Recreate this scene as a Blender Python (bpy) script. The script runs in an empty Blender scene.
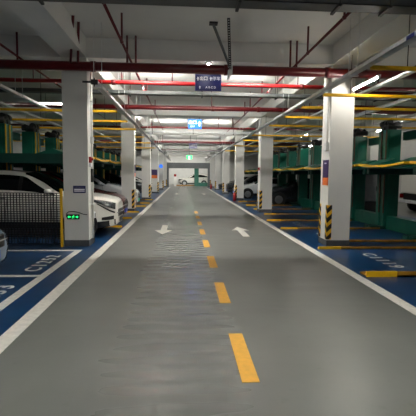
import bpy, bmesh, math, random
from mathutils import Vector, Matrix
random.seed(7)
D = bpy.data
SC = bpy.context.scene
COL = SC.collection
PI = math.pi

# ------------------------------------------------------------------ materials
def lin(c):
    return tuple((x / 12.92 if x <= 0.04045 else ((x + 0.055) / 1.055) ** 2.4) for x in [v / 255 for v in c])

def mat(name, rgb, rough=0.5, metal=0.0, var=0.12, scale=6.0, emit=None, strength=0, coat=0.0, bump=0.0, spec=None):
    m = D.materials.new(name); m.use_nodes = True
    nt = m.node_tree; b = nt.nodes['Principled BSDF']
    c = lin(rgb)
    b.inputs['Roughness'].default_value = rough
    b.inputs['Metallic'].default_value = metal
    if coat: b.inputs['Coat Weight'].default_value = coat
    if spec is not None: b.inputs['Specular IOR Level'].default_value = spec
    tc = nt.nodes.new('ShaderNodeTexCoord')
    nz = nt.nodes.new('ShaderNodeTexNoise'); nz.inputs['Scale'].default_value = scale; nz.inputs['Detail'].default_value = 5
    nt.links.new(tc.outputs['Object'], nz.inputs['Vector'])
    rp = nt.nodes.new('ShaderNodeValToRGB')
    rp.color_ramp.elements[0].position = 0.3; rp.color_ramp.elements[1].position = 0.7
    rp.color_ramp.elements[0].color = (*[x * (1 - var) for x in c], 1)
    rp.color_ramp.elements[1].color = (*[min(1, x * (1 + var)) for x in c], 1)
    nt.links.new(nz.outputs['Fac'], rp.inputs['Fac'])
    nt.links.new(rp.outputs['Color'], b.inputs['Base Color'])
    if bump:
        bp = nt.nodes.new('ShaderNodeBump'); bp.inputs['Strength'].default_value = bump; bp.inputs['Distance'].default_value = 0.01
        nt.links.new(nz.outputs['Fac'], bp.inputs['Height']); nt.links.new(bp.outputs['Normal'], b.inputs['Normal'])
    if emit:
        b.inputs['Emission Color'].default_value = (*lin(emit), 1)
        b.inputs['Emission Strength'].default_value = strength
    return m

def floor_mat():
    m = D.materials.new('grey_epoxy'); m.use_nodes = True
    nt = m.node_tree; b = nt.nodes['Principled BSDF']; N = nt.nodes.new; L = nt.links.new
    tc = N('ShaderNodeTexCoord')
    n1 = N('ShaderNodeTexNoise'); n1.inputs['Scale'].default_value = 0.8; n1.inputs['Detail'].default_value = 6
    L(tc.outputs['Object'], n1.inputs['Vector'])
    rp = N('ShaderNodeValToRGB')
    rp.color_ramp.elements[0].color = (*lin((104, 106, 103)), 1); rp.color_ramp.elements[0].position = 0.3
    rp.color_ramp.elements[1].color = (*lin((120, 122, 118)), 1); rp.color_ramp.elements[1].position = 0.72
    L(n1.outputs['Fac'], rp.inputs['Fac'])
    # scattered dark flecks and scuffs
    n2 = N('ShaderNodeTexNoise'); n2.inputs['Scale'].default_value = 9; n2.inputs['Detail'].default_value = 3
    L(tc.outputs['Object'], n2.inputs['Vector'])
    r2 = N('ShaderNodeValToRGB')
    r2.color_ramp.elements[0].position = 0.16; r2.color_ramp.elements[0].color = (.7, .7, .7, 1)
    r2.color_ramp.elements[1].position = 0.36; r2.color_ramp.elements[1].color = (1, 1, 1, 1)
    L(n2.outputs['Fac'], r2.inputs['Fac'])
    mx = N('ShaderNodeMix'); mx.data_type = 'RGBA'; mx.blend_type = 'MULTIPLY'; mx.inputs[0].default_value = 0.6
    L(rp.outputs['Color'], mx.inputs[6]); L(r2.outputs['Color'], mx.inputs[7])
    L(mx.outputs[2], b.inputs['Base Color'])
    # gloss: polished by tyres in broad ripples
    mp = N('ShaderNodeMapping'); mp.inputs['Scale'].default_value = (0.5, 1.6, 1.0)
    L(tc.outputs['Object'], mp.inputs['Vector'])
    wv = N('ShaderNodeTexNoise'); wv.inputs['Scale'].default_value = 1.6; wv.inputs['Detail'].default_value = 3; wv.inputs['Distortion'].default_value = 1.2
    L(mp.outputs['Vector'], wv.inputs['Vector'])
    mr = N('ShaderNodeMapRange'); mr.inputs['To Min'].default_value = 0.26; mr.inputs['To Max'].default_value = 0.38
    L(wv.outputs['Fac'], mr.inputs['Value']); L(mr.outputs['Result'], b.inputs['Roughness'])
    # arcs polished by tyres along the middle of the lane
    rg = N('ShaderNodeTexWave'); rg.wave_type = 'BANDS'; rg.bands_direction = 'Y'
    rg.inputs['Scale'].default_value = 1.25; rg.inputs['Distortion'].default_value = 2.2; rg.inputs['Detail'].default_value = 2; rg.inputs['Detail Scale'].default_value = 1.2
    L(tc.outputs['Object'], rg.inputs['Vector'])
    sx = N('ShaderNodeSeparateXYZ'); L(tc.outputs['Object'], sx.inputs[0])
    m1 = N('ShaderNodeMath'); m1.operation = 'ADD'; m1.inputs[1].default_value = .05; L(sx.outputs[0], m1.inputs[0])
    m2 = N('ShaderNodeMath'); m2.operation = 'ABSOLUTE'; L(m1.outputs[0], m2.inputs[0])
    m3 = N('ShaderNodeMapRange'); m3.inputs['From Min'].default_value = .15; m3.inputs['From Max'].default_value = .75; m3.inputs['To Min'].default_value = 1; m3.inputs['To Max'].default_value = 0
    L(m2.outputs[0], m3.inputs['Value'])
    m4 = N('ShaderNodeMath'); m4.operation = 'MULTIPLY'; L(m3.outputs['Result'], m4.inputs[0]); L(rg.outputs['Fac'], m4.inputs[1])
    m5 = N('ShaderNodeMath'); m5.operation = 'MULTIPLY_ADD'; m5.inputs[1].default_value = -.16
    L(m4.outputs[0], m5.inputs[0]); L(mr.outputs['Result'], m5.inputs[2]); L(m5.outputs[0], b.inputs['Roughness'])
    ad = N('ShaderNodeMath'); ad.operation = 'MULTIPLY_ADD'; ad.inputs[1].default_value = 0.35
    m6 = N('ShaderNodeMath'); m6.operation = 'MULTIPLY_ADD'; m6.inputs[1].default_value = 1.0
    L(m4.outputs[0], m6.inputs[0]); L(wv.outputs['Fac'], m6.inputs[2])
    L(n2.outputs['Fac'], ad.inputs[0]); L(m6.outputs[0], ad.inputs[2])
    bp = N('ShaderNodeBump'); bp.inputs['Strength'].default_value = 0.10; bp.inputs['Distance'].default_value = 0.012
    L(ad.outputs['Value'], bp.inputs['Height']); L(bp.outputs['Normal'], b.inputs['Normal'])
    b.inputs['Specular IOR Level'].default_value = 0.65
    return m

def stripe_mat():
    m = D.materials.new('hazard_stripes'); m.use_nodes = True
    nt = m.node_tree; b = nt.nodes['Principled BSDF']; N = nt.nodes.new; L = nt.links.new
    tc = N('ShaderNodeTexCoord'); sp = N('ShaderNodeSeparateXYZ'); L(tc.outputs['Object'], sp.inputs[0])
    a = N('ShaderNodeMath'); a.operation = 'ADD'; L(sp.outputs[0], a.inputs[0]); L(sp.outputs[1], a.inputs[1])
    s = N('ShaderNodeMath'); s.operation = 'SUBTRACT'; L(sp.outputs[2], s.inputs[0]); L(a.outputs[0], s.inputs[1])
    q = N('ShaderNodeMath'); q.operation = 'MULTIPLY'; q.inputs[1].default_value = 4.6; L(s.outputs[0], q.inputs[0])
    f = N('ShaderNodeMath'); f.operation = 'FRACT'; L(q.outputs[0], f.inputs[0])
    g = N('ShaderNodeMath'); g.operation = 'GREATER_THAN'; g.inputs[1].default_value = 0.55; L(f.outputs[0], g.inputs[0])
    mx = N('ShaderNodeMix'); mx.data_type = 'RGBA'
    mx.inputs[6].default_value = (*lin((18, 18, 18)), 1); mx.inputs[7].default_value = (*lin((235, 180, 20)), 1)
    L(g.outputs[0], mx.inputs[0]); L(mx.outputs[2], b.inputs['Base Color'])
    b.inputs['Roughness'].default_value = 0.5
    return m

M = dict(
    floor=floor_mat(),
    blue=mat('blue_floor_paint', (17, 60, 102), .30, var=.18, scale=2.5, bump=.08),
    white_paint=mat('white_line_paint', (228, 225, 216), .5, var=.10, scale=14),
    yellow_paint=mat('yellow_dash_paint', (236, 178, 72), .5, var=.10, scale=16),
    ceiling=mat('ceiling_paint', (212, 211, 207), .8, var=.05, scale=1.2, bump=.05),
    beam=mat('beam_paint', (216, 215, 211), .8, var=.04, scale=1.6, bump=.05),
    wall=mat('wall_paint', (198, 198, 195), .8, var=.06, scale=1.5),
    column=mat('column_paint', (214, 213, 208), .65, var=.04, scale=2.2),
    colbase=mat('column_base_paint', (70, 72, 74), .55, var=.1),
    red=mat('red_pipe_paint', (88, 13, 18), .3, var=.12, scale=8),
    brightred=mat('bright_red', (150, 14, 18), .35),
    tray=mat('dark_tray_steel', (70, 72, 72), .5, .3, var=.15),
    galv=mat('galvanised_steel', (205, 206, 205), .45, .15, var=.12, scale=12),
    darksteel=mat('dark_steel', (40, 40, 40), .5, .4),
    black=mat('black_plastic', (14, 14, 15), .5),
    green=mat('green_lift_paint', (10, 92, 74), .4, var=.16, scale=3),
    dgreen=mat('dark_green_lift_paint', (8, 62, 52), .45, var=.16, scale=3),
    yellow=mat('yellow_steel_paint', (226, 176, 18), .45, var=.14, scale=7),
    wornyellow=mat('worn_yellow_steel', (150, 108, 26), .5, var=.45, scale=5),
    rust=mat('brown_steel', (82, 52, 36), .6, var=.3),
    plate_grey=mat('grey_cabinet_paint', (92, 96, 98), .5),
    navy=mat('navy_sign', (22, 28, 78), .3, emit=(28, 36, 110), strength=.04),
    bluesign=mat('lit_blue_sign', (20, 100, 220), .3, emit=(20, 110, 240), strength=.45),
    signwhite=mat('sign_white', (235, 235, 240), .4),
    signglow=mat('lit_sign_white', (250, 250, 255), .4, emit=(245, 248, 255), strength=.6),
    purple=mat('purple_sign', (48, 24, 84), .4), orange=mat('orange_sign', (226, 110, 40), .4),
    exitgreen=mat('exit_green', (30, 220, 120), .4, emit=(40, 240, 120), strength=.7),
    led=mat('led_tube', (255, 255, 255), .4, emit=(255, 252, 244), strength=400),
    ledside=mat('led_tube_dim', (255, 255, 255), .4, emit=(255, 250, 240), strength=70),
    leddim=mat('led_tube_weak', (255, 255, 255), .4, emit=(255, 250, 240), strength=12),
    ledup=mat('led_tube_tray', (255, 255, 255), .4, emit=(255, 252, 244), strength=110),
    hood=mat('batten_tube', (255, 255, 255), .4, emit=(255, 252, 244), strength=190),
    spot=mat('spot_lens', (255, 255, 255), .4, emit=(255, 252, 244), strength=60),
    stripes=stripe_mat(),
    carwhite=mat('white_car_paint', (236, 234, 226), .22, var=.02, coat=.6),
    carsilver=mat('silver_car_paint', (205, 207, 208), .25, .15, var=.03, coat=.6),
    carred=mat('maroon_car_paint', (92, 16, 22), .22, .1, var=.05, coat=.7),
    cardark=mat('dark_car_paint', (34, 36, 40), .25, .2, var=.05, coat=.6),
    carblue=mat('pale_blue_car_paint', (150, 170, 190), .25, .3, var=.03, coat=.6),
    glass=mat('dark_car_glass', (10, 12, 14), .06, var=.02),
    tyre=mat('tyre_rubber', (20, 20, 20), .75),
    rim=mat('alloy_rim', (150, 152, 155), .3, .8),
    lamp=mat('headlamp_lens', (74, 78, 82), .08, .3, var=.6, scale=14),
    chrome=mat('chrome_trim', (210, 210, 212), .15, .9),
    trim=mat('black_trim', (22, 22, 23), .55),
    taillight=mat('tail_lamp', (150, 12, 14), .2),
    exitgreen_plain=mat('green_plate', (70, 190, 140), .4),
    bluep=mat('blue_plate', (30, 70, 170), .4),
)

# ------------------------------------------------------------------ mesh builder
class MB:
    def __init__(s): s.bm = bmesh.new()
    def box(s, x0, x1, y0, y1, z0, z1, bev=0):
        x0, x1 = sorted((x0, x1)); y0, y1 = sorted((y0, y1)); z0, z1 = sorted((z0, z1))
        v = [s.bm.verts.new(p) for p in ((x0,y0,z0),(x1,y0,z0),(x1,y1,z0),(x0,y1,z0),(x0,y0,z1),(x1,y0,z1),(x1,y1,z1),(x0,y1,z1))]
        fs = [s.bm.faces.new([v[i] for i in f]) for f in ((3,2,1,0),(4,5,6,7),(0,1,5,4),(1,2,6,5),(2,3,7,6),(3,0,4,7))]
        if bev:
            es = list({e for f in fs for e in f.edges})
            bmesh.ops.bevel(s.bm, geom=es, offset=bev, segments=2, profile=.5, affect='EDGES')
        return s
    def cyl(s, a, b, r, n=10, r2=None, smooth=True):
        a, b = Vector(a), Vector(b); d = (b - a)
        if d.length < 1e-6: return s
        q = d.to_track_quat('Z', 'Y'); r2 = r if r2 is None else r2
        A = [s.bm.verts.new(a + q @ Vector((r*math.cos(2*PI*i/n), r*math.sin(2*PI*i/n), 0))) for i in range(n)]
        B = [s.bm.verts.new(b + q @ Vector((r2*math.cos(2*PI*i/n), r2*math.sin(2*PI*i/n), 0))) for i in range(n)]
        for i in range(n):
            f = s.bm.faces.new((A[i], A[(i+1)%n], B[(i+1)%n], B[i])); f.smooth = smooth
        s.bm.faces.new(A[::-1]); s.bm.faces.new(B)
        return s
    def path(s, pts, r, n=8):
        for a, b in zip(pts, pts[1:]): s.cyl(a, b, r, n)
        return s
    def bar(s, a, b, w, h):
        """rectangular bar between a and b; w across, h in the upright direction"""
        a, b = Vector(a), Vector(b); d = (b - a).normalized()
        up = Vector((0, 0, 1)) if abs(d.z) < .98 else Vector((0, 1, 0))
        x = d.cross(up).normalized() * w / 2; y = x.normalized().cross(d) * h / 2
        V = [s.bm.verts.new(p + i*x + j*y) for p in (a, b) for i, j in ((-1,-1),(1,-1),(1,1),(-1,1))]
        for f in ((3,2,1,0),(4,5,6,7),(0,1,5,4),(1,2,6,5),(2,3,7,6),(3,0,4,7)): s.bm.faces.new([V[i] for i in f])
        return s
    def poly(s, pts, n, depth):
        """prism: planar outline pts extruded by vector n*depth"""
        n = Vector(n) * depth
        A = [s.bm.verts.new(Vector(p)) for p in pts]; B = [s.bm.verts.new(Vector(p) + n) for p in pts]
        s.bm.faces.new(A[::-1]); s.bm.faces.new(B); k = len(pts)
        for i in range(k): s.bm.faces.new((A[i], A[(i+1)%k], B[(i+1)%k], B[i]))
        return s
    def ball(s, c, rx, ry=None, rz=None, u=14, v=8):
        m = Matrix.Translation(c) @ Matrix.Diagonal((rx, ry or rx, rz or rx, 1))
        r = bmesh.ops.create_uvsphere(s.bm, u_segments=u, v_segments=v, radius=1, matrix=m)
        for f in {f for w in r['verts'] for f in w.link_faces}: f.smooth = True
        return s
    def build(s, name, m, parent=None):
        bmesh.ops.recalc_face_normals(s.bm, faces=s.bm.faces)
        me = D.meshes.new(name); s.bm.to_mesh(me); s.bm.free()
        me.materials.append(M[m] if isinstance(m, str) else m)
        o = D.objects.new(name, me); COL.objects.link(o)
        if parent: o.parent = parent
        return o

def tag(o, label, cat, group=None, kind=None):
    o['label'] = label; o['category'] = cat
    if group: o['group'] = group
    if kind: o['kind'] = kind
    return o
def struct(o): o['kind'] = 'structure'; return o
def empty(name, loc, label, cat, group=None, rz=0):
    o = D.objects.new(name, None); COL.objects.link(o)
    o.location = loc; o.rotation_euler.z = rz; o.empty_display_size = .1
    return tag(o, label, cat, group)
def copy_tree(o, parent=None):
    c = o.copy(); COL.objects.link(c)
    if parent: c.parent = parent
    for ch in list(o.children): copy_tree(ch, c)
    return c
ORD = ['nearest', 'second', 'third', 'fourth', 'fifth', 'sixth', 'seventh', 'eighth', 'ninth', 'tenth', 'eleventh', 'twelfth']

def text_mesh(name, body, m, parent, size, origin, right, up, spacing=1.0, depth=.002, sx=1.0, bold=0.0):
    cu = D.curves.new(name, 'FONT'); cu.body = body; cu.size = size; cu.extrude = depth; cu.space_character = spacing
    cu.align_x = 'CENTER'; cu.align_y = 'CENTER'; cu.offset = bold
    t = D.objects.new(name + '_t', cu); COL.objects.link(t)
    dg = bpy.context.evaluated_depsgraph_get()
    me = D.meshes.new_from_object(t.evaluated_get(dg)); D.objects.remove(t)
    r, u = Vector(right).normalized(), Vector(up).normalized(); n = r.cross(u)
    Rm = Matrix((r * sx, u, n)).transposed().to_4x4(); Rm.translation = Vector(origin)
    me.transform(Rm); me.materials.clear(); me.materials.append(M[m]); me.name = name
    o = D.objects.new(name, me); COL.objects.link(o)
    if parent: o.parent = parent
    return o

# ------------------------------------------------------------------ the setting
XL, XR, YN, YF = -10.5, 14.0, -7.0, 64.0
SLAB, SOF = 4.50, 4.08
LX0, LX1, RX0, RX1 = -2.62, -2.09, 3.29, 3.83
COLY = [8.93, 17.1, 25.3, 33.5, 41.7, 49.9]
CS = .53

floor = struct(MB().box(XL, XR, YN, YF, -.2, 0).build('floor', 'floor'))
struct(MB().box(XL, XR, YN, YF, SLAB, SLAB + .3).build('ceiling', 'ceiling'))
struct(MB().box(XL - .2, XL, YN, YF, 0, SLAB).build('wall_left', 'wall'))
struct(MB().box(XR, XR + .2, YN, YF, 0, SLAB).build('wall_right', 'wall'))
struct(MB().box(XL, XR, YF, YF + .2, 0, SLAB).build('wall_far', 'wall'))
struct(MB().box(XL, XR, YN - .2, YN, 0, SLAB).build('wall_near', 'wall'))

# painted parking floor and its markings belong to the floor
MB().box(XL + .02, -1.78, YN + .02, 50.5, 0, .003).build('blue_parking_paint', 'blue', floor)
MB().box(2.85, 9.0, YN + .02, 50.5, 0, .003).build('blue_parking_paint', 'blue', floor)
MB().box(-1.80, -1.63, YN + .1, 50.5, 0, .006).build('lane_line', 'white_paint', floor)
MB().box(2.72, 2.88, YN + .1, 50.5, 0, .006).build('lane_line', 'white_paint', floor)
y = -.9
while y < 17:
    MB().box(.465, .605, y, y + .96, 0, .005).build('centre_dash', 'yellow_paint', floor); y += 1.94
def arrow(x, y, d, ln=1.9):
    pts = [(-.09, -ln/2), (.09, -ln/2), (.09, ln/2 - .75), (.25, ln/2 - .75), (0, ln/2), (-.25, ln/2 - .75), (-.09, ln/2 - .75)]
    MB().poly([(x + d*a, y + d*b, .001) for a, b in pts], (0, 0, 1), .005).build('direction_arrow', 'white_paint', floor)
arrow(-.57, 11.7, -1); arrow(1.66, 11.3, 1); arrow(-.57, 33, -1); arrow(1.66, 33, 1)
# bay outlines on the left
MB().box(-2.26, -2.13, -2, 8.5, .003, .006).build('bay_line', 'white_paint', floor)
for yy in (8.38, 6.27, 4.15):
    MB().box(-7.2, -2.26, yy, yy + .11, .003, .006).build('bay_line', 'white_paint', floor)
for yy, tx in ((7.27, 'C1252'), (5.15, 'C1253')):
    text_mesh('bay_number', tx, 'white_paint', floor, .36, (-2.50, yy, .006), (0, 1, 0), (-1, 0, 0), 1.35, .001, 1.05, .006)
for yy, tx in ((7.42, 'C1119'), (10.35, 'C1118'), (12.8, 'C1117')):
    text_mesh('bay_number', tx, 'white_paint', floor, .36, (3.82, yy, .006), (0, -1, 0), (1, 0, 0), 1.35, .001, 1.05, .006)

# beams
k = 0
for x0, x1 in ((LX0, LX1), (RX0, RX1), (-9.6, -9.1), (8.1, 8.63)):
    k += 1; struct(MB().box(x0, x1, YN, YF, SOF, SLAB).build('trim_%d' % k, 'beam'))
for yy in [.75] + COLY + [57.5]:
    k += 1; b = MB()
    for a0, a1 in ((XL, -9.6), (-9.1, LX0), (LX1, RX0), (RX1, 8.1), (8.63, XR)):
        b.box(a0, a1, yy, yy + .5, SOF, SLAB)
    struct(b.build('trim_%d' % k, 'beam'))

# ------------------------------------------------------------------ columns
def column(x0, y0, label, guard_side=0):
    c = empty('column', (x0 + CS/2, y0 + CS/2, 0), label, 'column')
    h = CS / 2
    MB().box(-h, h, -h, h, .14, SOF).build('shaft', 'column', c)
    MB().box(-h - .006, h + .006, -h - .006, h + .006, 0, .14).build('painted_base', 'colbase', c)
    if guard_side:
        g = guard_side; e = h + .012
        for sy in (-1, 1):
            b = MB()
            b.box(g*e, g*(h + .001), sy*e, sy*(h - .10), .16, .95); b.box(g*(h - .10), g*e, sy*e, sy*(h + .001), .16, .95)
            b.build('corner_guard', 'stripes', c)['label'] = 'black and yellow striped corner guard'
    return c
colsL, colsR = [], []
for i, yy in enumerate(COLY):
    colsL.append(column(LX0, yy, ['white square column in the left foreground carrying the lit exit sign', 'white column with striped corner guard behind the white SUV', 'third white column along the left side of the aisle', 'fourth white column along the left side, with purple sign', 'fifth white column along the left side, far off', 'farthest white column on the left beside the portal'][i], 0 if i == 0 else 1))
    colsR.append(column(RX0, yy, ['large white column in the right foreground with purple and orange sign', 'second white column on the right with a red alarm', 'third white column along the right side of the aisle', 'fourth white column along the right side of the aisle', 'fifth white column along the right side, far off', 'farthest white column on the right beside the portal'][i], -1))
for i, yy in enumerate([8.93, 17.1, 25.3]):
    column(8.1, yy, ['white column behind the right lifts, nearest of its row', 'white column behind the right lifts bearing a grey cabinet', 'white column behind the right lifts, farthest of its row'][i])
for i, yy in enumerate([8.93, 17.1, 25.3]):
    column(-9.63, yy, ['grey column in the shade at the left wall, nearest', 'grey column in the shade at the left wall, second', 'grey column in the shade at the left wall, third'][i])

# ------------------------------------------------------------------ cross pipes and trays
def rods(mb, pts, r=.012):
    for x, y, z in pts: mb.cyl((x, y, z), (x, y, SLAB), r, 8)
    return mb
def cross_pipe(y, z, r, label, mname, xs, x0=-9.0, x1=9.0, cat='pipe', hr=.014, collars=()):
    t = empty('sprinkler_pipe', (0, y, 0), label, cat)
    MB().cyl((x0, 0, z), (x1, 0, z), r, 14).build('pipe', mname, t)
    for x in xs:
        top = SOF if any(c - .02 < y < c + .52 for c in COLY) or any(a <= x <= b for a, b in ((LX0, LX1), (RX0, RX1))) else SLAB
        MB().cyl((x, 0, z + r*.9), (x, 0, top), hr, 8).build('hanger_rod', 'red' if hr > .012 else 'darksteel', t)
    for x in collars:
        MB().cyl((x - .05, 0, z), (x + .05, 0, z), r + .016, 14).build('coupling', 'red', t)
    return t
p1 = cross_pipe(8.74, 3.85, .098, 'thick dark red pipe across the aisle in front of the first columns', 'red', (-3.9, -3.45, -1.2, -1.02, 2.42, 2.28, 5.2), hr=.022, collars=(-4.6, -1.9, .9, 3.1))
MB().cyl((-2.35, -.08, 3.9), (-2.04, -1.0, SLAB), .026, 8).cyl((-2.35, -.08, 3.9), (-2.35, 0, 3.85), .026, 8).build('brace_rod', 'red', p1)
MB().cyl((-2.20, -.08, 3.9), (-2.02, -.70, SLAB), .026, 8).cyl((-2.20, -.08, 3.9), (-2.20, 0, 3.85), .026, 8).build('brace_rod', 'red', p1)
cross_pipe(10.3, 3.88, .05, 'thin bright red pipe crossing behind the navy sign', 'brightred', (-3.7, -1.55, -.3, 2.9, 5.0), hr=.013, collars=(-1.75, 3.0))
cross_pipe(14.1, 3.90, .075, 'dark red pipe across the aisle before the second columns', 'red', (-3.6, -1.9, .95, 2.3, 5.5), hr=.018, collars=(-1.95, 1.0, 2.6))
cross_pipe(20.0, 3.9, .05, 'thin red pipe crossing above the lit blue sign', 'red', (-1.6, 1.7, 2.4), hr=.013)
cross_pipe(28.6, 3.88, .07, 'red pipe crossing the aisle before the small navy sign', 'red', (-1.5, 2.5), hr=.014)
cross_pipe(38.5, 3.88, .07, 'red pipe crossing the aisle far down the garage', 'red', (-1.5, 2.5), hr=.014)

def cross_tray(y, z, w, h, label, mname, xs, x0=-9.0, x1=9.0):
    t = empty('cable_tray', (0, y, 0), label, 'cable tray')
    b = MB().box(x0, x1, -w/2, w/2, z, z + .012).box(x0, x1, -w/2, -w/2 + .012, z, z + h).box(x0, x1, w/2 - .012, w/2, z, z + h)
    b.build('tray', mname, t)
    for x in xs:
        f = MB().bar((x, -w/2 - .03, z - .02), (x, w/2 + .03, z - .02), .04, .03)
        for s in (-1, 1): f.cyl((x, s*(w/2 + .02), z - .02), (x, s*(w/2 + .02), SLAB), .007, 6)
        f.build('hanger', 'darksteel', t)
    return t
cross_tray(5.55, 3.90, .26, .10, 'dark grey cable tray across the top of the view', 'tray', (-1.9, .72, 2.06, 2.75, 6.0))
cross_tray(11.4, 3.80, .20, .10, 'grey cable tray crossing just behind the navy sign', 'tray', (-1.5, .5, 2.6, 5.5))
cross_tray(22.0, 3.83, .20, .10, 'pale cable tray crossing under the lit blue sign', 'galv', (-1.7, .5, 2.7))
cross_tray(29.8, 3.80, .30, .10, 'dark cable tray carrying the small navy sign', 'tray', (-1.7, .5, 2.7))
cross_tray(36.0, 3.65, .30, .10, 'dark cable tray before the green exit sign', 'tray', (-1.7, 2.7))

# longitudinal branch pipes
def long_pipe(x, z, r, y0, y1, label, drops, m='red'):
    t = empty('branch_pipe', (x, y0, 0), label, 'pipe')
    MB().cyl((0, 0, z), (0, y1 - y0, z), r, 10).build('pipe', m, t)
    for yy in drops:
        b = MB().cyl((0, yy - y0, z), (0, yy - y0, SLAB), r*.8, 8)
        b.build('riser', m, t)
        MB().ball((0, yy - y0, z), r*1.5, u=10, v=6).build('tee', m, t)
    return t
long_pipe(-1.13, 3.995, .024, 4.6, 22, 'thin red branch pipe running down the left of the aisle', (5.85, 7.55, 12.5, 16))
long_pipe(2.40, 3.995, .024, 4.4, 24, 'thin red branch pipe running down the right of the aisle', (6.1, 7.9, 12.5, 16))
long_pipe(-3.42, 3.995, .024, 5.2, 22, 'thin red branch pipe over the left parking bays', (7.6, 12.5, 16))
long_pipe(5.0, 3.995, .024, 5.2, 24, 'thin red branch pipe over the right parking bays', (7.6, 12.5, 16))

# longitudinal galvanised rails
def rail(x, z, y0, y1, label, ys, w=.11, h=.06, xb=None):
    t = empty('service_rail', (x, y0, 0), label, 'rail')
    b = MB().box(-w/2, w/2, 0, y1 - y0, z, z + .01).box(-w/2, -w/2 + .01, 0, y1 - y0, z, z + h).box(w/2 - .01, w/2, 0, y1 - y0, z, z + h)
    b.build('channel', 'galv', t)
    for yy in ys:
        b = MB().bar((-w/2 - .03, yy - y0, z - .015), (w/2 + .03, yy - y0, z - .015), .04, .025)
        for s in (-1, 1): b.cyl((s*(w/2 + .02), yy - y0, z - .015), (s*(w/2 + .02), yy - y0, SLAB), .006, 6)
        b.build('hanger', 'galv', t)
    return t
LRX, RRX, RZ = -1.66, 2.78, 3.28
rail(LRX, RZ, 7.75, 52, 'pale metal rail along the left edge of the aisle', (8.0, 11, 15, 19.5, 23.5, 28, 32))
rr = rail(RRX, RZ, 2.5, 52, 'pale metal rail along the right edge of the aisle', (6.6, 11, 15, 19.5, 23.5, 28, 32))
MB().box(-.058, -.055, 2.25, 2.42, RZ + .005, RZ + .055).build('blue_label', 'navy', rr)
rail(-3.62, RZ, 8.2, 34, 'pale metal rail over the front of the left lifts', (9.2, 13, 19, 23))
rail(4.35, 3.60, 4.5, 34, 'pale metal rail over the front of the right lifts', (6.5, 10.5, 14.5, 19, 23))
rail(6.2, 3.72, 5.5, 34, 'grey metal rail high above the right lift posts', (7, 11, 15, 19, 23), w=.2, h=.1)
rail(-6.6, 3.6, 8, 34, 'grey metal rail high above the left lift posts', (9, 13, 19, 23), w=.2, h=.1)
rail(7.9, 3.5, 5.5, 34, 'grey metal rail above the rear of the right lifts', (7, 11, 15, 19, 23), w=.16, h=.08)

for i, yy in enumerate((6.75, 10.4, 14.6)):
    t = empty('strut_brace', (4.35, yy, 3.6), '%s pair of grey diagonal struts between the rails over the right lifts' % ORD[i], 'brace')
    MB().bar((0, 0, .09), (1.0, .35, .11), .07, .05).build('strut', 'galv', t); MB().bar((1.0, .35, .11), (1.85, -.45, .12), .07, .05).build('strut', 'galv', t)
def duct(x, z, y0, y1, w, h, m, label):
    t = empty('service_duct', (x, y0, 0), label, 'duct')
    MB().box(-w/2, w/2, 0, y1 - y0, z, z + h, .01).build('duct', m, t)
    yy = 1.0
    while yy < y1 - y0:
        b = MB().bar((-w/2 - .03, yy, z - .015), (w/2 + .03, yy, z - .015), .04, .025)
        for s in (-1, 1): b.cyl((s*(w/2 + .02), yy, z - .015), (s*(w/2 + .02), yy, SLAB), .006, 6)
        b.build('hanger', 'darksteel', t); yy += 4
    return t
duct(5.35, 3.42, 6.5, 30, .14, .07, 'galv', 'slim pale trunking over the middle of the right lifts')
duct(7.0, 3.46, 6.5, 30, .12, .06, 'galv', 'slim pale trunking over the posts of the right lifts')
duct(-4.9, 3.42, 9.5, 30, .14, .07, 'galv', 'slim pale trunking over the middle of the left lifts')
for i, yy in enumerate((11.0, 13.2, 15.8)):
    t = empty('sprinkler_pipe', (6.6, yy, 0), '%s short red pipe hung across the right lifts' % ORD[i], 'pipe')
    MB().cyl((-2.2, 0, 3.92), (2.4, 0, 3.92), .04, 10).build('pipe', 'red', t)
    for xx in (-1.6, 1.9): MB().cyl((xx, 0, 3.94), (xx, 0, SLAB), .01, 6).build('hanger_rod', 'darksteel', t)
# black rail end clamp on the left
t = empty('rail_clamp', (LRX, 7.70, 3.28), 'black clamp at the near end of the left rail', 'clamp')
MB().box(-.065, .065, -.03, .03, -.02, .07, .01).build('clamp_body', 'black', t); MB().box(-.22, -.06, -.015, .015, .01, .04).build('arm', 'black', t); MB().cyl((0, -.02, -.06), (0, -.02, .1), .012, 8).build('bolt', 'darksteel', t)

# seismic brace
t = empty('seismic_brace', (.97, 8.6, 3.845), 'steel diagonal brace pair above the aisle holding the thick red pipe', 'brace')
b = MB().bar((0, .05, .0), (-.16, -1.0, SLAB - 3.845 - .01), .055, .03)
b.build('slotted_channel', 'darksteel', t)
sl = MB()
for i in range(22):
    f = (i + .5) / 22; sl.box(-.16*f - .012, -.16*f + .012, .05 - 1.05*f - .016, .05 - 1.05*f - .004, .645*f - .012 - .008, .645*f + .012 - .008)
sl.build('slot_pattern', 'galv', t)
MB().bar((0, .02, .02), (-.42, -.72, SLAB - 3.845 - .03), .04, .04).build('strut', 'plate_grey', t)
MB().box(-.50, -.34, -.80, -.66, SLAB - 3.845 - .03, SLAB - 3.845).build('anchor_plate', 'darksteel', t)
MB().box(-.05, .05, .03, .25, -.11, .11, .01).build('pipe_clamp', 'galv', t)
MB().bar((0, .1, -.1), (-.05, .05, -.22), .03, .03).build('tail_bolt', 'galv', t)

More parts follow.
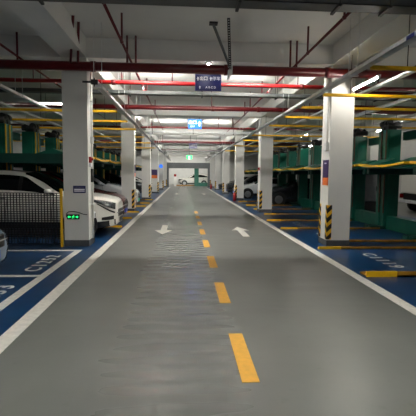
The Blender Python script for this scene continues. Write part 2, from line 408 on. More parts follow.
# ------------------------------------------------------------------ lamps
def tube_proto(ln, m):
    t = empty('led_tube_lamp', (0, 0, 0), '-', 'lamp')
    MB().box(-.028, .028, -ln/2, ln/2, .03, .06).build('housing', 'galv', t)
    b = MB().cyl((0, -ln/2 + .03, .012), (0, ln/2 - .03, .012), .018, 8)
    b.build('tube', m, t)
    MB().box(-.022, .022, -ln/2, -ln/2 + .03, -.008, .035).box(-.022, .022, ln/2 - .03, ln/2, -.008, .035).build('end_cap', 'galv', t)
    return t
def place_lamps(proto, spots, rz=0):
    for i, (x, y, z, lab, grp) in enumerate(spots):
        o = proto if i == 0 else copy_tree(proto)
        o.location = (x, y, z); o.rotation_euler.z = rz; o['label'] = lab; o['group'] = grp
A_sp = []
for i, yy in enumerate(COLY):
    for q, xx in enumerate((-.9, 1.9)):
        A_sp.append((xx, yy + .66, SLAB - .058, '%s of the %s ceiling tubes crossing the aisle, each just behind a beam' % (ORD[i], ['left', 'right'][q]), 'aisle ceiling tubes behind the beams'))
for i, (xx, yy) in enumerate(((-1.0, 58.4), (1.2, 58.4), (3.4, 58.4), (-5, 58.4))):
    A_sp.append((xx, yy, SLAB - .058, '%s ceiling tube beyond the far portal, from the left' % ORD[i], 'tubes beyond the far portal'))
place_lamps(tube_proto(1.2, 'led'), A_sp, PI/2)
C_sp = []
for i, (yy, zz) in enumerate(((11.56, 3.895), (22.16, 3.905), (30.0, 3.88), (36.2, 3.73))):
    for q, xx in enumerate((-.75, 1.75)):
        C_sp.append((xx, yy, zz, '%s LED tube clipped behind the %s cable tray that crosses the aisle' % (['left', 'right'][q], ['second', 'third', 'fourth', 'fifth'][i]), 'tubes behind the crossing trays'))
pu = tube_proto(1.2, 'ledup'); pu.rotation_euler.x = PI      # tubes added out of sight to brighten the ceiling, turned up towards it
place_lamps(pu, C_sp, PI/2)
# hooded batten lamps shining down on the near aisle
def hooded(x, y, z, label, m='hood'):
    t = empty('batten_lamp', (x, y, z), label, 'lamp', 'hooded battens over the near aisle')
    MB().box(-.16, .16, -.65, .65, .05, .06).poly([(-.16, -.65, .05), (-.17, -.65, .05), (-.21, -.65, -.05), (-.20, -.65, -.05)], (0, 1, 0), 1.3).poly([(.17, -.65, .05), (.16, -.65, .05), (.20, -.65, -.05), (.21, -.65, -.05)], (0, 1, 0), 1.3).build('hood', 'galv', t)
    MB().cyl((0, -.6, .01), (0, .6, .01), .02, 8).build('tube', m, t)
    for yy in (-.5, .5): MB().cyl((0, yy, .06), (0, yy, SLAB - z), .008, 6).build('hanger_rod', 'darksteel', t)
for x, y, l in ((-.6, 3.5, 'hooded batten lamp over the left lane close to the viewer'), (1.6, 3.5, 'hooded batten lamp over the right lane close to the viewer'), (-.6, -2.2, 'hooded batten lamp over the left lane behind the viewer'), (1.6, -2.2, 'hooded batten lamp over the right lane behind the viewer')):
    hooded(x, y, 3.6, l)
B_sp = [(3.72, 8.2, 3.50, 'glowing LED tube right of the first right column', 'tubes over the right bays')]
for i, (xx, yy, zz) in enumerate(((7.9, 11.2, 3.438), (7.9, 15.6, 3.438), (6.2, 20.5, 3.658), (7.9, 24.5, 3.438))):
    B_sp.append((xx, yy, zz, '%s LED tube under the high rails above the right lifts' % ORD[i], 'tubes over the right bays'))
for i, (xx, yy) in enumerate(((11.6, 7), (11.6, 11.5), (11.6, 16), (11.6, 20.5), (11.6, 25), (11.6, 30))):
    B_sp.append((xx, yy, SLAB - .058, '%s LED ceiling tube in the lane behind the right lifts' % ORD[i], 'tubes behind the right lifts'))
for i, (xx, yy, zz) in enumerate(((-6.6, 21, 3.538), (-6.6, 28, 3.538))):
    B_sp.append((xx, yy, zz, '%s LED tube above the left lifts' % ORD[i], 'tubes over the left bays'))
place_lamps(tube_proto(1.2, 'ledside'), B_sp)
o = tube_proto(1.2, 'leddim'); o.location = (-3.3, 11.1, 3.44); o.rotation_euler.z = PI/2; o['label'] = 'dim LED tube behind the left foreground column'
for yy in (-.5, .5): MB().cyl((0, yy, .06), (0, yy, SLAB - 3.44), .008, 6).build('hanger_rod', 'darksteel', o)
o = tube_proto(1.2, 'ledside'); o.location = (-9.0, 13.5, SLAB - .06); o['label'] = 'LED ceiling tube over the rear of the left bays'  # lamp added to light the left wall seen under the lift platforms
t = empty('spot_lamp', (.53, 9.02, SOF), 'small glaring spot lamp under the beam above the navy sign', 'lamp')
MB().cyl((0, 0, 0), (0, 0, -.03), .05, 14).build('lamp_body', 'galv', t); MB().ball((0, 0, -.035), .032).build('lens', 'spot', t)

# ------------------------------------------------------------------ yellow overhead bars
def ybar(y, xa, xb, z, label):
    t = empty('yellow_bar', ((xa + xb)/2, y, 0), label, 'bar'); h = abs(xb - xa)/2
    MB().box(-h, h, -.03, .03, z - .03, z + .03, .006).build('bar', 'yellow', t)
    for x in (-h*.8, h*.8):
        MB().cyl((x, 0, z + .03), (x, 0, SLAB), .008, 6).build('hanger_rod', 'darksteel', t)
RB = [6.1, 8.2, 9.75, 11.4, 13.4, 16.75, 19.3, 23, 28]
for i, yy in enumerate(RB): ybar(yy, RRX + .06, 8.6, RZ - .01, '%s overhead yellow bar on the right side, counted from the viewer' % ORD[i])
LB = [10.6, 12.55, 14.7, 17.7, 21, 25]
for i, yy in enumerate(LB): ybar(yy, -8.6, LRX - .06, RZ - .07, '%s overhead yellow bar on the left side, counted from the viewer' % ORD[i])

# ------------------------------------------------------------------ parking lifts
def make_lift(side, zt, xf, xp, pitch, label):
    """two-post lift; local origin on the floor at the aisle-side near corner; +y into the picture; side=+1 right, -1 left"""
    s = side
    t = empty('parking_lift', (0, 0, 0), label, 'car lift', 'parking lifts on the %s' % ('right' if s > 0 else 'left'))
    L = 3.72 if s > 0 else 5.2
    for yy in (.14, pitch - .14):                       # posts
        b = MB().box(s*xp, s*(xp + .46), yy - .11, yy + .11, 0, 3.02, .02)
        b.box(s*(xp + .10), s*(xp + .36), yy - .125, yy + .125, .02, 2.98)
        p = b.build('post', 'green', t)
        MB().box(s*(xp - .015), s*(xp + .01), yy - .115, yy - .075, .5, 3.0).build('cable_guard', 'yellow' if s < 0 else 'rust', p)
        h = MB().cyl((s*(xp + .02), yy - .08, 3.14), (s*(xp + .44), yy - .08, 3.14), .085, 12)
        h.box(s*(xp + .05), s*(xp + .30), yy - .1, yy + .1, 3.02, 3.12); h.cyl((s*(xp + .1), yy - .1, 3.22), (s*(xp + .1), yy + .1, 3.22), .1, 12)
        h.cyl((s*(xp + .34), yy - .1, 3.2), (s*(xp + .34), yy + .1, 3.2), .07, 12)
        h.build('hoist_motor', 'black', p)
        MB().box(s*(xp - .35), s*(xp + .9), yy - .11, yy + .11, 0, .10).build('foot', 'dgreen', p)
    MB().box(s*(xp + .5), s*(xp + .62), .25, pitch - .25, 2.7, 2.95).build('top_beam', 'dgreen', t)
    MB().box(s*(xp + .1), s*(xp + .34), .25, pitch - .25, .02, .42).build('base_beam', 'green', t)
    # platform: ribbed deck, side beams, yellow-nosed front
    b = MB()
    n = 11
    for i in range(n):
        yy = .12 + (pitch - .24) * i / n
        b.box(s*(xf + .05), s*(xf + L), yy, yy + (pitch - .24)/n*.62, zt - .045 + (.02 if i % 2 else 0), zt - .02 + (.02 if i % 2 else 0))
    b.box(s*(xf + .05), s*(xf + L), .12, pitch - .12, zt - .06, zt - .04)
    pf = b.build('platform_deck', 'green', t)
    for yy in (.06, pitch - .18):
        MB().box(s*(xf + .25), s*(xf + L), yy, yy + .12, zt - .2, zt + .03).build('side_beam', 'dgreen', pf)
    w = MB(); n = 12                                     # nose lip, high at its two ends
    pts = []
    for i in range(n + 1):
        f = i / n; yy = .1 + (pitch - .2)*f; zz = zt + .0 + .05*(abs(2*f - 1)**2) - .02
        pts.append((yy, zz))
    for (ya, za), (yb, zb) in zip(pts, pts[1:]):
        w.poly([(s*xf, ya, za - .03), (s*xf, yb, zb - .03), (s*(xf + .02), yb, zb + .02), (s*(xf + .02), ya, za + .02)], (s, 0, 0), .22)
    w.build('nose_lip', 'yellow', pf)
    for ya, yb in ((.12, pitch*.36), (pitch*.64, pitch - .12)):          # raised wheel ramps behind the lip
        MB().poly([(s*(xf + .10), ya, zt), (s*(xf + .55), ya, zt + .16), (s*(xf + 1.0), ya, zt + .02)], (0, 1, 0), yb - ya).build('wheel_ramp', 'green', pf)
    return t
RE = [5.3 + 2.25*i for i in range(12)]
proto = None
LIFT_R = ['green two post lift at the right edge of the view before the first column', 'green two post lift just right of the first right column', 'green two post lift hidden mostly behind the first right column'] + ['%s green two post lift between the right columns, beyond the first column' % o for o in ('nearest', 'second', 'third', 'fourth', 'fifth', 'sixth', 'seventh', 'eighth', 'ninth')]
for i, yy in enumerate(RE[:11]):
    if proto is None: proto = make_lift(1, 1.87, 4.3, 6.08, 2.25, LIFT_R[0]); o = proto
    else: o = copy_tree(proto)
    o.location = (0, yy, 0); o['label'] = LIFT_R[i]
proto = None
LE = [9.85 + 2.32*i for i in range(10)]
LIFT_L = ['green two post lift above the white SUV behind the left column', 'green two post lift above the maroon car', 'green two post lift above the silver car on the left'] + ['%s green two post lift past the second left column' % o for o in ORD]
for i, yy in enumerate(LE):
    if proto is None: proto = make_lift(-1, 2.05, 2.62, 5.1, 2.32, LIFT_L[0]); o = proto
    else: o = copy_tree(proto)
    o.location = (0, yy, 0); o['label'] = LIFT_L[i]

# yellow rails on the floor
def frail(y, xa, xb, w, h, label, grp):
    t = empty('floor_rail', ((xa + xb)/2, y, 0), label, 'rail', grp); d = abs(xb - xa)/2
    MB().box(-d, d, -w/2, -w/2 + .035, .0, h).box(-d, d, -w/2, w/2, 0, h*.35).build('angle_bar', 'wornyellow', t)
    sx = -1 if xa > 0 else 1
    e = sx*d
    MB().box(e - sx*.5, e + sx*.004, -w/2 - .003, -w/2 + .038, .0, h + .003).build('bright_end', 'yellow', t)
for i, (yy, xa, w) in enumerate(((6.28, 2.95, .26), (8.6, 2.98, .12), (9.62, 3.45, .3), (11.85, 2.93, .12), (13.95, 2.95, .12), (16.2, 3.3, .12), (18.6, 3.3, .12), (20.9, 3.3, .12), (23.9, 3.3, .12))):
    frail(yy, xa, 6.0, w, .09 if i == 0 else .06, '%s yellow floor rail on the right parking side' % ORD[i], 'yellow floor rails on the right')
for i, yy in enumerate((12.17, 14.5, 16.85, 19.9, 22, 24.8)):
    frail(yy, -4.6, -1.86, .12, .06, '%s yellow floor rail on the left parking side' % ORD[i], 'yellow floor rails on the left')

# ------------------------------------------------------------------ cars
def cr(p0, p1, p2, p3, t):
    return tuple(.5*((2*b) + (-a + c)*t + (2*a - 5*b + 4*c - d)*t*t + (-a + 3*b - 3*c + d)*t**3) for a, b, c, d in zip(p0, p1, p2, p3))
SUV = [(0, .36, .76, .88, .52, .44), (.07, .28, .80, .95, .72, .56), (.28, .24, .86, 1.02, .87, .68), (.7, .22, .94, 1.08, .915, .73), (1.15, .22, 1.01, 1.12, .92, .76),
       (1.42, .22, 1.03, 1.19, .92, .73), (1.8, .22, 1.06, 1.43, .92, .67), (2.25, .22, 1.08, 1.62, .92, .62), (2.9, .22, 1.10, 1.67, .92, .61), (3.6, .22, 1.13, 1.64, .92, .60),
       (4.15, .23, 1.15, 1.52, .90, .58), (4.45, .26, 1.08, 1.24, .86, .62), (4.58, .30, .95, 1.02, .80, .62), (4.64, .36, .75, .82, .70, .55)]
SUV_LOW = SUV
SUV = [(0, .36, .74, .86, .40, .34), (.05, .29, .78, .93, .58, .46), (.16, .26, .82, .98, .74, .58), (.36, .24, .88, 1.03, .87, .68), (.75, .22, .95, 1.08, .915, .73)] + SUV_LOW[4:]
SUV_LOW = [(0, .34, .64, .76, .42, .36), (.05, .28, .68, .83, .58, .46), (.16, .25, .72, .90, .74, .58), (.36, .23, .80, .98, .86, .67), (.75, .22, .91, 1.03, .915, .73)] + SUV_LOW[4:]
SEDAN = [(0, .32, .54, .66, .50, .42), (.07, .24, .60, .74, .68, .54), (.28, .21, .68, .84, .83, .66), (.7, .20, .80, .93, .89, .72), (1.15, .20, .90, 1.00, .90, .75),
         (1.40, .20, .93, 1.06, .90, .73), (1.85, .20, .95, 1.27, .90, .65), (2.3, .20, .96, 1.42, .90, .58), (2.9, .20, .97, 1.45, .90, .57), (3.5, .20, .99, 1.36, .90, .58),
         (4.0, .21, 1.0, 1.12, .88, .62), (4.35, .24, .95, 1.06, .84, .64), (4.52, .30, .85, .97, .78, .62), (4.58, .36, .70, .80, .70, .55)]
def make_car(label, loc, rz, paint, prof=SUV, cat='car', full=True, name='car', plate='bluep'):
    st = prof; Lc = st[-1][0]
    def params(s):
        s = max(0, min(Lc, s)); i = 0
        while i < len(st) - 2 and s > st[i+1][0]: i += 1
        a, b = st[i], st[i+1]; t = (s - a[0])/(b[0] - a[0])
        return cr(st[max(0, i-1)], a, b, st[min(len(st)-1, i+2)], t)[1:]
    def P(s, t, off=0):
        """surface point of the left half (y>0): t=0 underside centre .. 7 roof centre"""
        def raw(s, t):
            zb, zl, zt, w, wt = params(s)
            pts = [(0, zb), (w*.80, zb), (w*.97, zb + .14), (w, zb + (zl - zb)*.55), (w*.965, zl), (wt + .03, zt - .055), (wt*.8, zt - .005), (0, zt + .02)]
            i = max(0, min(6, int(t))); f = t - i
            q = cr(pts[max(0, i-1)], pts[i], pts[i+1], pts[min(7, i+2)], f)
            return Vector((-max(0, min(Lc, s)), max(0, q[0]), q[1]))
        p = raw(s, t)
        if off:
            ds, dt = .02, .05
            a = raw(s + ds, t) - raw(s - ds, t); b_ = raw(s, min(7, t + dt)) - raw(s, max(0, t - dt))
            n = b_.cross(a)
            if n.length > 1e-9:
                n.normalize()
                c = p - Vector((-Lc/2, 0, .8))
                if n.dot(c) < 0: n = -n
                p = p + n*off
        return p
    t0 = empty(name, loc, label, cat, None, rz)
    bm = bmesh.new(); NS, NT = 46, 28
    rows = []
    for i in range(NS + 1):
        f = i / NS; s = Lc*(.5 - .5*math.cos(PI*f)) if False else Lc*f
        if i < 4: s = Lc*[0, .006, .015, .03][i]
        half = [P(s, 7*j/NT) for j in range(NT + 1)]
        ring = [bm.verts.new(v) for v in half] + [bm.verts.new((v.x, -v.y, v.z)) for v in half[-2:0:-1]]
        rows.append(ring)
    for A, B in zip(rows, rows[1:]):
        for j in range(len(A)):
            f = bm.faces.new((A[j], A[(j+1) % len(A)], B[(j+1) % len(A)], B[j])); f.smooth = True
    bm.faces.new(rows[0]); bm.faces.new(rows[-1][::-1])
    m = MB(); m.bm.free(); m.bm = bm
    body = m.build('body', paint, t0)
    def patch(nm, mt, s0, s1, ta, tb, off=.006, sides=(1, -1), parent=t0, ns=8, ntt=5, taper=None, lab=None):
        for sd in sides:
            q = MB(); g = []
            for i in range(ns + 1):
                f = i/ns; s = s0 + (s1 - s0)*f; r = []
                a, b_ = (ta, tb) if taper is None else taper(f)
                for j in range(ntt + 1):
                    v = P(s, a + (b_ - a)*j/ntt, off); r.append(q.bm.verts.new((v.x, v.y*sd, v.z)))
                g.append(r)
            for A, B in zip(g, g[1:]):
                for j in range(ntt): f_ = q.bm.faces.new((A[j], A[j+1], B[j+1], B[j])); f_.smooth = True
            o = q.build(nm, mt, parent)
            if lab: o['label'] = lab
    ws0, ws1 = (1.36, 2.2); rs1 = 3.75 if prof is SUV else 3.45
    # glass
    wz = 4.18
    def side_t(a, b):
        return lambda f: (wz, wz + (4.86 - wz)*max(.06, min(1, (a + (b - a)*f))))
    patch('side_window', 'glass', 1.46, 2.28, 0, 0, taper=side_t(.12, 1.08))
    patch('door_pillar', 'black', 2.27, 2.37, 0, 0, taper=side_t(1.08, 1.04))
    patch('side_window', 'glass', 2.36, 2.98, 0, 0, taper=side_t(1, 1))
    patch('door_pillar', 'black', 2.97, 3.05, 0, 0, taper=side_t(1, 1))
    patch('side_window', 'glass', 3.04, rs1 + .3, 0, 0, taper=side_t(1, .45))
    patch('windshield', 'glass', 1.36, 2.24, 5.05, 7, ns=10, ntt=8)
    patch('rear_window', 'glass', rs1 + .15, rs1 + .62, 5.4, 7)
    # lamps and front
    patch('headlight_housing', 'black', .05, .60, 0, 0, off=.006, taper=lambda f: (3.62 + .42*f, 4.78 - .42*f))
    patch('headlight', 'lamp', .10, .52, 0, 0, off=.010, taper=lambda f: (4.0 - .2 + .25*f, 4.68 - .34*f), lab='clear headlight')
    patch('light_strip', 'chrome', .12, .48, 0, 0, off=.013, taper=lambda f: (4.42 - .12*f, 4.50 - .14*f))
    patch('headlight_trim', 'black', .06, .46, 0, 0, off=.010, taper=lambda f: (3.22 + .60*f, 3.40 + .52*f))
    patch('fog_intake', 'black', .08, .34, 0, 0, off=.008, taper=lambda f: (2.30 + .1*f, 2.95 - .25*f))
    patch('lower_cladding', 'trim', .05, Lc - .12, 1.2, 2.2, off=.006, ns=24)
    patch('tail_light', 'taillight', Lc - .34, Lc - .1, 3.8, 4.6, off=.008)
    MB().box(-.02, .012, -.40, .40, .50, .70, .02).build('grille', 'black', t0)
    MB().box(-.02, .02, -.46, .46, .60, .625).build('grille_bar', 'chrome', t0)
    MB().box(0, .022, -.22, .22, .36, .48, .005).build('licence_plate', plate, t0)
    for sd in (1, -1):
        v = P(1.58, 4.25); q = MB().ball((v.x - .02, sd*(v.y + .13), v.z + .07), .085, .115, .075)
        q.bar((v.x, sd*(v.y - .02), v.z + .01), (v.x - .02, sd*(v.y + .10), v.z + .04), .06, .04); q.build('side_mirror', paint, t0)
        for s in (2.72, 3.55):
            v = P(s, 3.75, .012); MB().box(v.x - .09, v.x + .09, sd*(v.y - .012), sd*(v.y + .014), v.z - .012, v.z + .014, .005).build('door_handle', 'chrome' if full else paint, t0)
        for s in (1.52, 2.62, 3.5):                    # door seams
            q = MB(); pv = [P(s + .02*math.sin(k_), 2.3 + 1.8*k_/6, .003) for k_ in range(7)]
            for a, b_ in zip(pv, pv[1:]): q.bar((a.x, sd*a.y, a.z), (b_.x, sd*b_.y, b_.z), .008, .006)
            q.build('door_seam', 'black', t0)
        for s in (.86, Lc - 1.02):
            w_ = params(s)[3]; R_ = .355 if prof is SUV else .325
            MB().cyl((-s, sd*(w_ - .2), R_ + .02), (-s, sd*(w_ + .008), R_ + .02), R_ + .065, 28).build('wheel_arch', 'black', t0)
            wl = MB().cyl((-s, sd*(w_ - .19), R_), (-s, sd*(w_ + .018), R_), R_, 28).build('wheel', 'tyre', t0)
            q = MB().cyl((-s, sd*(w_ - .1), R_), (-s, sd*(w_ + .022), R_), R_*.66, 24)
            for k_ in range(5):
                an = 2*PI*k_/5; q.bar((-s, sd*(w_ + .026), R_), (-s + R_*.62*math.cos(an), sd*(w_ + .026), R_ + R_*.62*math.sin(an)), .05, .05)
            q.build('rim', 'rim', wl)
    return t0
make_car('white SUV parked behind the wire fence and the left foreground column', (-1.70, 10.93, 0), 0, 'carwhite', SUV, plate='trim')
make_car('maroon red car parked between the white SUV and the silver car', (-1.90, 13.35, 0), 0, 'carred', SUV_LOW)
make_car('silver car with a green plate nosing out behind the second left column', (-2.1, 18.95, 0), 0, 'carsilver', SUV_LOW, plate='exitgreen_plain')
make_car('pale blue grey car just entering the picture at its lower left edge', (-2.72, 5.80, 0), 0, 'carblue', SEDAN)
make_car('dark car parked beyond the third left column', (-2.75, 28.6, 0), 0, 'cardark', SUV)
make_car('white car parked far down the left side by the fourth column', (-2.5, 38.3, 0), 0, 'carwhite', SEDAN)
make_car('dark car parked behind the second right column', (4.2, 21.9, 0), PI, 'cardark', SEDAN)
make_car('silver car nosing out between the second and third right columns', (3.45, 27.6, 0), PI, 'carsilver', SEDAN)
make_car('dark SUV standing behind the third right column', (3.35, 31.2, 0), PI, 'cardark', SUV)
make_car('dark car parked far down the right side', (3.3, 37.6, 0), PI, 'cardark', SEDAN)
make_car('white car parked crosswise beyond the far portal', (-.75, 57.6, 0), PI, 'carwhite', SUV)

# ------------------------------------------------------------------ wire fence, posts
t = empty('wire_fence', (-2.655, 8.86, 0), 'dark wire mesh fence on a yellow post in front of the white SUV', 'fence')
MB().box(-.025, .025, -.025, .025, 0, 1.28, .005).build('post', 'yellow', t)
b = MB()
x = -.1
while x > -5: b.bar((x, 0, .08), (x, 0, 1.17), .017, .017); x -= .065
z = .08
while z < 1.2: b.bar((-.03, 0, z), (-5, 0, z), .015, .015); z += .05
b.build('wire_mesh', 'black', t)
MB().box(-5.03, -4.97, -.03, .03, 0, 1.28).build('post', 'yellow', t)

# ------------------------------------------------------------------ things on the left foreground column
cx, cy = LX0 + CS/2, COLY[0]; xe = LX1; ye = cy
t = empty('exit_sign', (-2.42, ye, .66), 'green lit running man exit sign low on the left column', 'sign')
MB().box(-.135, .135, -.03, 0, -.055, .055, .006).build('sign_box', 'black', t)
def ext(pts, m, nm, par, y=-.0305, dep=.003): return MB().poly([(a, y, b) for a, b in pts], (0, -1, 0), dep).build(nm, m, par)
ext([(-.12, 0), (-.085, .035), (-.085, .014), (-.05, .014), (-.05, -.014), (-.085, -.014), (-.085, -.035)], 'exitgreen', 'arrow', t)
ext([(.12, 0), (.085, .035), (.085, .014), (.055, .014), (.055, -.014), (.085, -.014), (.085, -.035)], 'exitgreen', 'arrow', t)
b = MB(); b.cyl((.012, -.0305, .033), (.012, -.034, .033), .010, 10)
for p in ([(-.004, .022), (.012, .022), (.006, -.008), (-.012, -.008)], [(-.012, -.006), (0, -.006), (-.014, -.04), (-.028, -.04)], [(-.004, -.006), (.007, -.006), (.03, -.022), (.022, -.03)], [(.01, .02), (.01, .012), (.034, .002), (.034, .010)], [(-.004, .02), (-.03, .008), (-.03, -.002), (-.004, .012)]):
    b.poly([(a, -.0305, c) for a, c in p], (0, -1, 0), .003)
b.build('running_figure', 'exitgreen', t)
t = empty('number_plate_sign', (-2.28, ye, 1.265), 'small dark blue plate with white lines on the left column', 'sign')
MB().box(-.135, .135, -.012, 0, -.08, .08, .004).build('plate', 'navy', t)
MB().box(-.11, .115, -.015, -.012, -.022, .012).box(-.11, .115, -.015, -.012, -.052, -.03).build('white_strip', 'signwhite', t)
b = MB()
for i in range(7): b.box(-.1 + i*.03, -.1 + i*.03 + .018, -.015, -.012, .03, .05)
b.build('lettering', 'plate_grey', t)
t = empty('wall_cable', (-2.3, ye, .75), 'black cable looping above the exit sign on the left column', 'cable')
pts = [(-.27, -.01, -.10), (-.26, -.02, -.02), (-.22, -.025, .02), (-.12, -.025, .03), (0, -.025, .01), (.1, -.025, -.03), (.172, -.02, -.04), (.19, .1, -.03)]
MB().path(pts, .009).build('cable', 'black', t)
t = empty('conduit', (xe, cy + .3, 0), 'white conduit up the aisle face of the left foreground column', 'conduit')
MB().cyl((.025, 0, .14), (.025, 0, SOF), .02, 10).build('pipe', 'column', t)
for z in (.9, 1.9, 2.4, 3.2): MB().box(0, .052, -.03, .03, z, z + .03).build('clip', 'galv', t)
MB().box(0, .06, -.06, .06, 2.28, 2.44, .01).build('junction_box', 'galv', t)
MB().box(0, .05, -.05, .05, 1.42, 1.72, .008).build('switch_strip', 'black', t)
t = empty('socket_box', (xe, cy + .42, .66), 'white socket outlet on the aisle side of the left column', 'socket')
MB().box(0, .05, -.06, .06, -.07, .07, .008).build('box', 'signwhite', t); MB().box(.05, .054, -.04, .04, -.045, .045).build('faceplate', 'plate_grey', t)
def alarm(x, y, z, side, label):
    t = empty('fire_alarm', (x, y, z), label, 'alarm')
    MB().box(0, side*.05, -.07, .07, -.08, .05, .008).build('housing', 'brightred', t)
    MB().ball((side*.055, 0, .0), .03).build('strobe', 'taillight', t)
    MB().box(0, side*.045, -.06, .06, -.17, -.085, .006).build('call_point', 'signwhite', t)
alarm(xe, cy + .15, 1.93, 1, 'red fire alarm on the left foreground column')
alarm(RX0, COLY[1] + .2, 1.9, -1, 'red fire alarm on the second right column')

def board(x, y, z0, z1, side, w, split, label):
    t = empty('zone_sign', (x, y, (z0 + z1)/2), label, 'sign'); h = (z1 - z0)/2
    MB().box(0, side*.015, -w/2, w/2, -h + 2*h*split, h).build('purple_panel', 'purple', t)
    MB().box(0, side*.015, -w/2, w/2, -h, -h + 2*h*split).build('orange_panel', 'orange', t)
    return t
board(RX0, COLY[0] + .20, 1.40, 1.98, -1, .34, .30, 'tall purple and orange sign on the right foreground column')
MB().box(-.018, -.015, -.06, .06, .2, .23).build('lettering', 'signwhite', [o for o in D.objects if o.name == 'zone_sign'][0])
board(LX1, COLY[1] + .3, 1.5, 2.0, 1, .3, .3, 'small purple and orange sign on the second left column')
t = empty('zone_sign', (-2.42, COLY[3], 1.62), 'purple and orange sign facing the viewer on the fourth left column', 'sign')
MB().box(-.24, .24, -.02, 0, -.1, .36).build('purple_panel', 'purple', t); MB().box(-.24, .24, -.02, 0, -.36, -.1).build('orange_panel', 'orange', t)
t = empty('round_sign', (LX1 + .22, COLY[3] - .3, 2.25), 'small blue projecting sign beside the fourth left column', 'sign')
MB().cyl((0, 0, 0), (0, -.04, 0), .16, 20).build('disc', 'bluesign', t); MB().bar((0, -.02, 0), (-.22, .3, 0), .03, .03).build('bracket', 'galv', t)
t = empty('conduit_box', (RX0, COLY[0] + .14, 2.28), 'grey round junction box on the right foreground column', 'box')
MB().box(-.07, 0, -.08, .08, -.10, .10, .02).build('box', 'galv', t); MB().cyl((-.02, 0, .1), (-.02, 0, SOF - 2.28), .012, 8).build('conduit', 'column', t)

# ------------------------------------------------------------------ overhead signs
def hang_sign(x, y, z, w, h, mname, label, name='hanging_sign'):
    t = empty(name, (x, y, z), label, 'sign')
    MB().box(-w/2, w/2, -.03, .03, -h/2, h/2, .008).build('panel', mname, t)
    for s in (-1, 1): MB().cyl((s*w*.36, 0, h/2 - .01), (s*w*.36, 0, SLAB - z), .008, 8).build('hanger_rod', 'darksteel', t)
    return t
def up_arrow(par, x, z, s, m, y=-.031):
    MB().poly([(x - .25*s, y, z - s), (x + .25*s, y, z - s), (x + .25*s, y, z), (x + .7*s, y, z), (x, y, z + s), (x - .7*s, y, z), (x - .25*s, y, z)], (0, -1, 0), .004).build('arrow', m, par)
t = hang_sign(.57, 9.72, 3.80, .62, .40, 'navy', 'navy direction sign with white characters hanging over the aisle')
up_arrow(t, -.245, .08, .045, 'signwhite'); up_arrow(t, .06, .085, .045, 'signwhite'); up_arrow(t, -.2, -.12, .035, 'signwhite')
for tx, xx, zz, sz in (('出口', -.11, .08, .10), ('停车', .19, .08, .10), ('A B C D', .06, -.12, .07)):
    text_mesh('lettering', tx, 'signwhite', t, sz, (xx, -.033, zz), (1, 0, 0), (0, 0, 1), 1.0, .002)
t = hang_sign(.50, 18.7, 3.93, .62, .42, 'bluesign', 'bright lit blue direction sign hanging farther down the aisle')
text_mesh('lettering', '出口', 'signglow', t, .19, (-.10, -.033, .06), (1, 0, 0), (0, 0, 1), 1.05, .002, 1, .004)
text_mesh('lettering', 'EXIT', 'signglow', t, .10, (-.10, -.033, -.12), (1, 0, 0), (0, 0, 1), 1.05, .002)
up_arrow(t, .21, .02, .12, 'signglow')
t = hang_sign(.68, 29.4, 3.68, .62, .40, 'navy', 'small navy direction sign far along the aisle')
text_mesh('lettering', '出口', 'signwhite', t, .14, (0, -.033, .04), (1, 0, 0), (0, 0, 1), 1.0, .002)
t = empty('exit_sign', (.55, 40.5, 3.33), 'green lit exit sign hanging far down the aisle', 'sign')
MB().box(-.28, .28, -.03, .03, -.2, .2, .01).build('sign_box', 'exitgreen', t)
MB().box(-.1, .08, -.034, -.03, -.2, .1).build('figure_panel', 'signglow', t)
MB().cyl((0, 0, .2), (0, 0, SLAB - 3.35), .02, 8).build('hanger_rod', 'darksteel', t)

# ------------------------------------------------------------------ right background
t = empty('electric_cabinet', (7.95, 16.75, .3), 'grey electric cabinet standing before the rear column', 'cabinet')
MB().box(-.3, .3, -.2, .2, .25, 1.45, .01).build('body', 'plate_grey', t); MB().box(-.28, .28, -.215, -.2, .28, 1.42, .005).build('door', 'plate_grey', t)
MB().box(-.28, .28, -.15, .15, -.3, .25).build('stand', 'darksteel', t); MB().box(.2, .23, -.23, -.21, .7, .9).build('handle', 'black', t)
t = empty('white_van', (11.5, 17.4, 0), 'white box van seen between the right lift posts', 'van', None, 0)
MB().box(-1.3, 2.8, -.9, .9, .85, 2.3, .05).build('cargo_box', 'carwhite', t)
MB().box(-1.2, 2.7, -.8, .8, .55, .85, .03).build('chassis', 'trim', t)
MB().box(-1.36, -1.25, -.9, .9, .42, .56, .01).build('bumper', 'signwhite', t)
for sd in (-.9, .9): MB().box(-1.3, -1.05, sd - .02, sd + .02, .62, .82).build('tail_light', 'taillight', t)
for xx in (-.6, 2.0):
    for sd in (-1, 1): MB().cyl((xx, sd*.62, .36), (xx, sd*.86, .36), .36, 22).build('wheel', 'tyre', t)

# ------------------------------------------------------------------ fire extinguisher by the third right column
def extinguisher(x, y, label):
    t = empty('fire_extinguisher', (x, y, 0), label, 'extinguisher')
    MB().cyl((0, 0, 0), (0, 0, .46), .1, 16).ball((0, 0, .46), .1, .1, .07).build('cylinder', 'brightred', t)
    MB().cyl((0, 0, .5), (0, 0, .6), .03, 10).box(-.02, .1, -.015, .015, .57, .62).build('valve', 'black', t)
    MB().path([(.04, 0, .57), (.13, 0, .5), (.13, 0, .2)], .014).build('hose', 'black', t)
extinguisher(3.15, 24.6, 'red fire extinguisher on the floor before the third right column')
extinguisher(3.05, 44.5, 'red fire extinguisher far off by the right line')

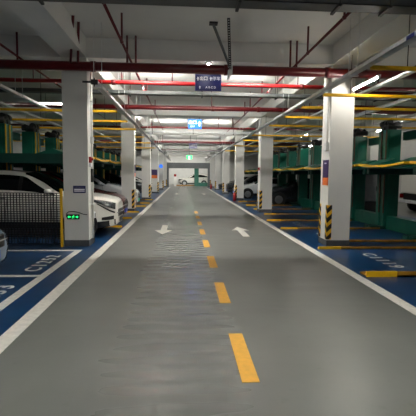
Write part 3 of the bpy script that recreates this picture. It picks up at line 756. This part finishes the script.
# ------------------------------------------------------------------ far portal and what lies beyond
struct(MB().box(-2.13, 3.27, 50.2, 50.5, 2.35, 3.05).box(-2.13, -1.85, 50.2, 50.5, 0, 2.35).box(3.0, 3.27, 50.2, 50.5, 0, 2.35).build('trim_40', 'plate_grey'))
t = empty('lift_post', (1.75, 55, 0), 'dark green lift post before the far white car', 'post')
MB().box(-.3, .3, -.15, .15, 0, 2.5, .02).build('post', 'green', t); MB().box(.3, 2.0, -.1, .1, 0, .5, .02).build('base_beam', 'green', t)
t = empty('far_rail', (.3, 55.6, 0), 'yellow floor rail before the far white car', 'rail')
MB().box(-1.4, 1.3, -.1, .1, 0, .16).build('angle_bar', 'wornyellow', t)
t = empty('white_bollard_post', (-1.15, 54, 0), 'white post with a red box beyond the far portal', 'post')
MB().box(-.17, .17, -.15, .15, 0, 1.3, .02).build('post', 'column', t); MB().box(-.16, .16, -.15, .15, 1.3, 1.62, .02).build('red_box', 'taillight', t)

# ------------------------------------------------------------------ camera, world, view
cam = D.cameras.new('camera'); co = D.objects.new('camera', cam); COL.objects.link(co)
cam.sensor_width = 36; cam.lens = 36*400/416; cam.clip_end = 200; cam.clip_start = .05
rho = .0105; c, s_ = math.cos(rho), math.sin(rho)
U, V = -24.3, 33.8
u = U*c - V*s_; v = U*s_ + V*c
p = math.atan(v/400); yw = math.atan(-u/400*math.cos(p))
r = Vector((math.cos(yw), -math.sin(yw), 0)); up = Vector((math.sin(yw)*math.sin(p), math.cos(yw)*math.sin(p), math.cos(p)))
d = Vector((math.sin(yw)*math.cos(p), math.cos(yw)*math.cos(p), -math.sin(p)))
R = r*c + up*s_; UP = -r*s_ + up*c
mw = Matrix((R, UP, -d)).transposed().to_4x4(); mw.translation = (0, 0, 1.62)
co.matrix_world = mw
SC.camera = co
w = D.worlds.new('world'); SC.world = w; w.use_nodes = True
w.node_tree.nodes['Background'].inputs[0].default_value = (.6, .65, .7, 1)
w.node_tree.nodes['Background'].inputs[1].default_value = .02
SC.view_settings.view_transform = 'Standard'; SC.view_settings.look = 'None'
SC.view_settings.gamma = 1; SC.view_settings.use_curve_mapping = False
SC.view_settings.exposure = 0.95
SC.cycles.max_bounces = 10; SC.cycles.diffuse_bounces = 6
SC.cycles.use_denoising = True
SC.cycles.sample_clamp_indirect = 6
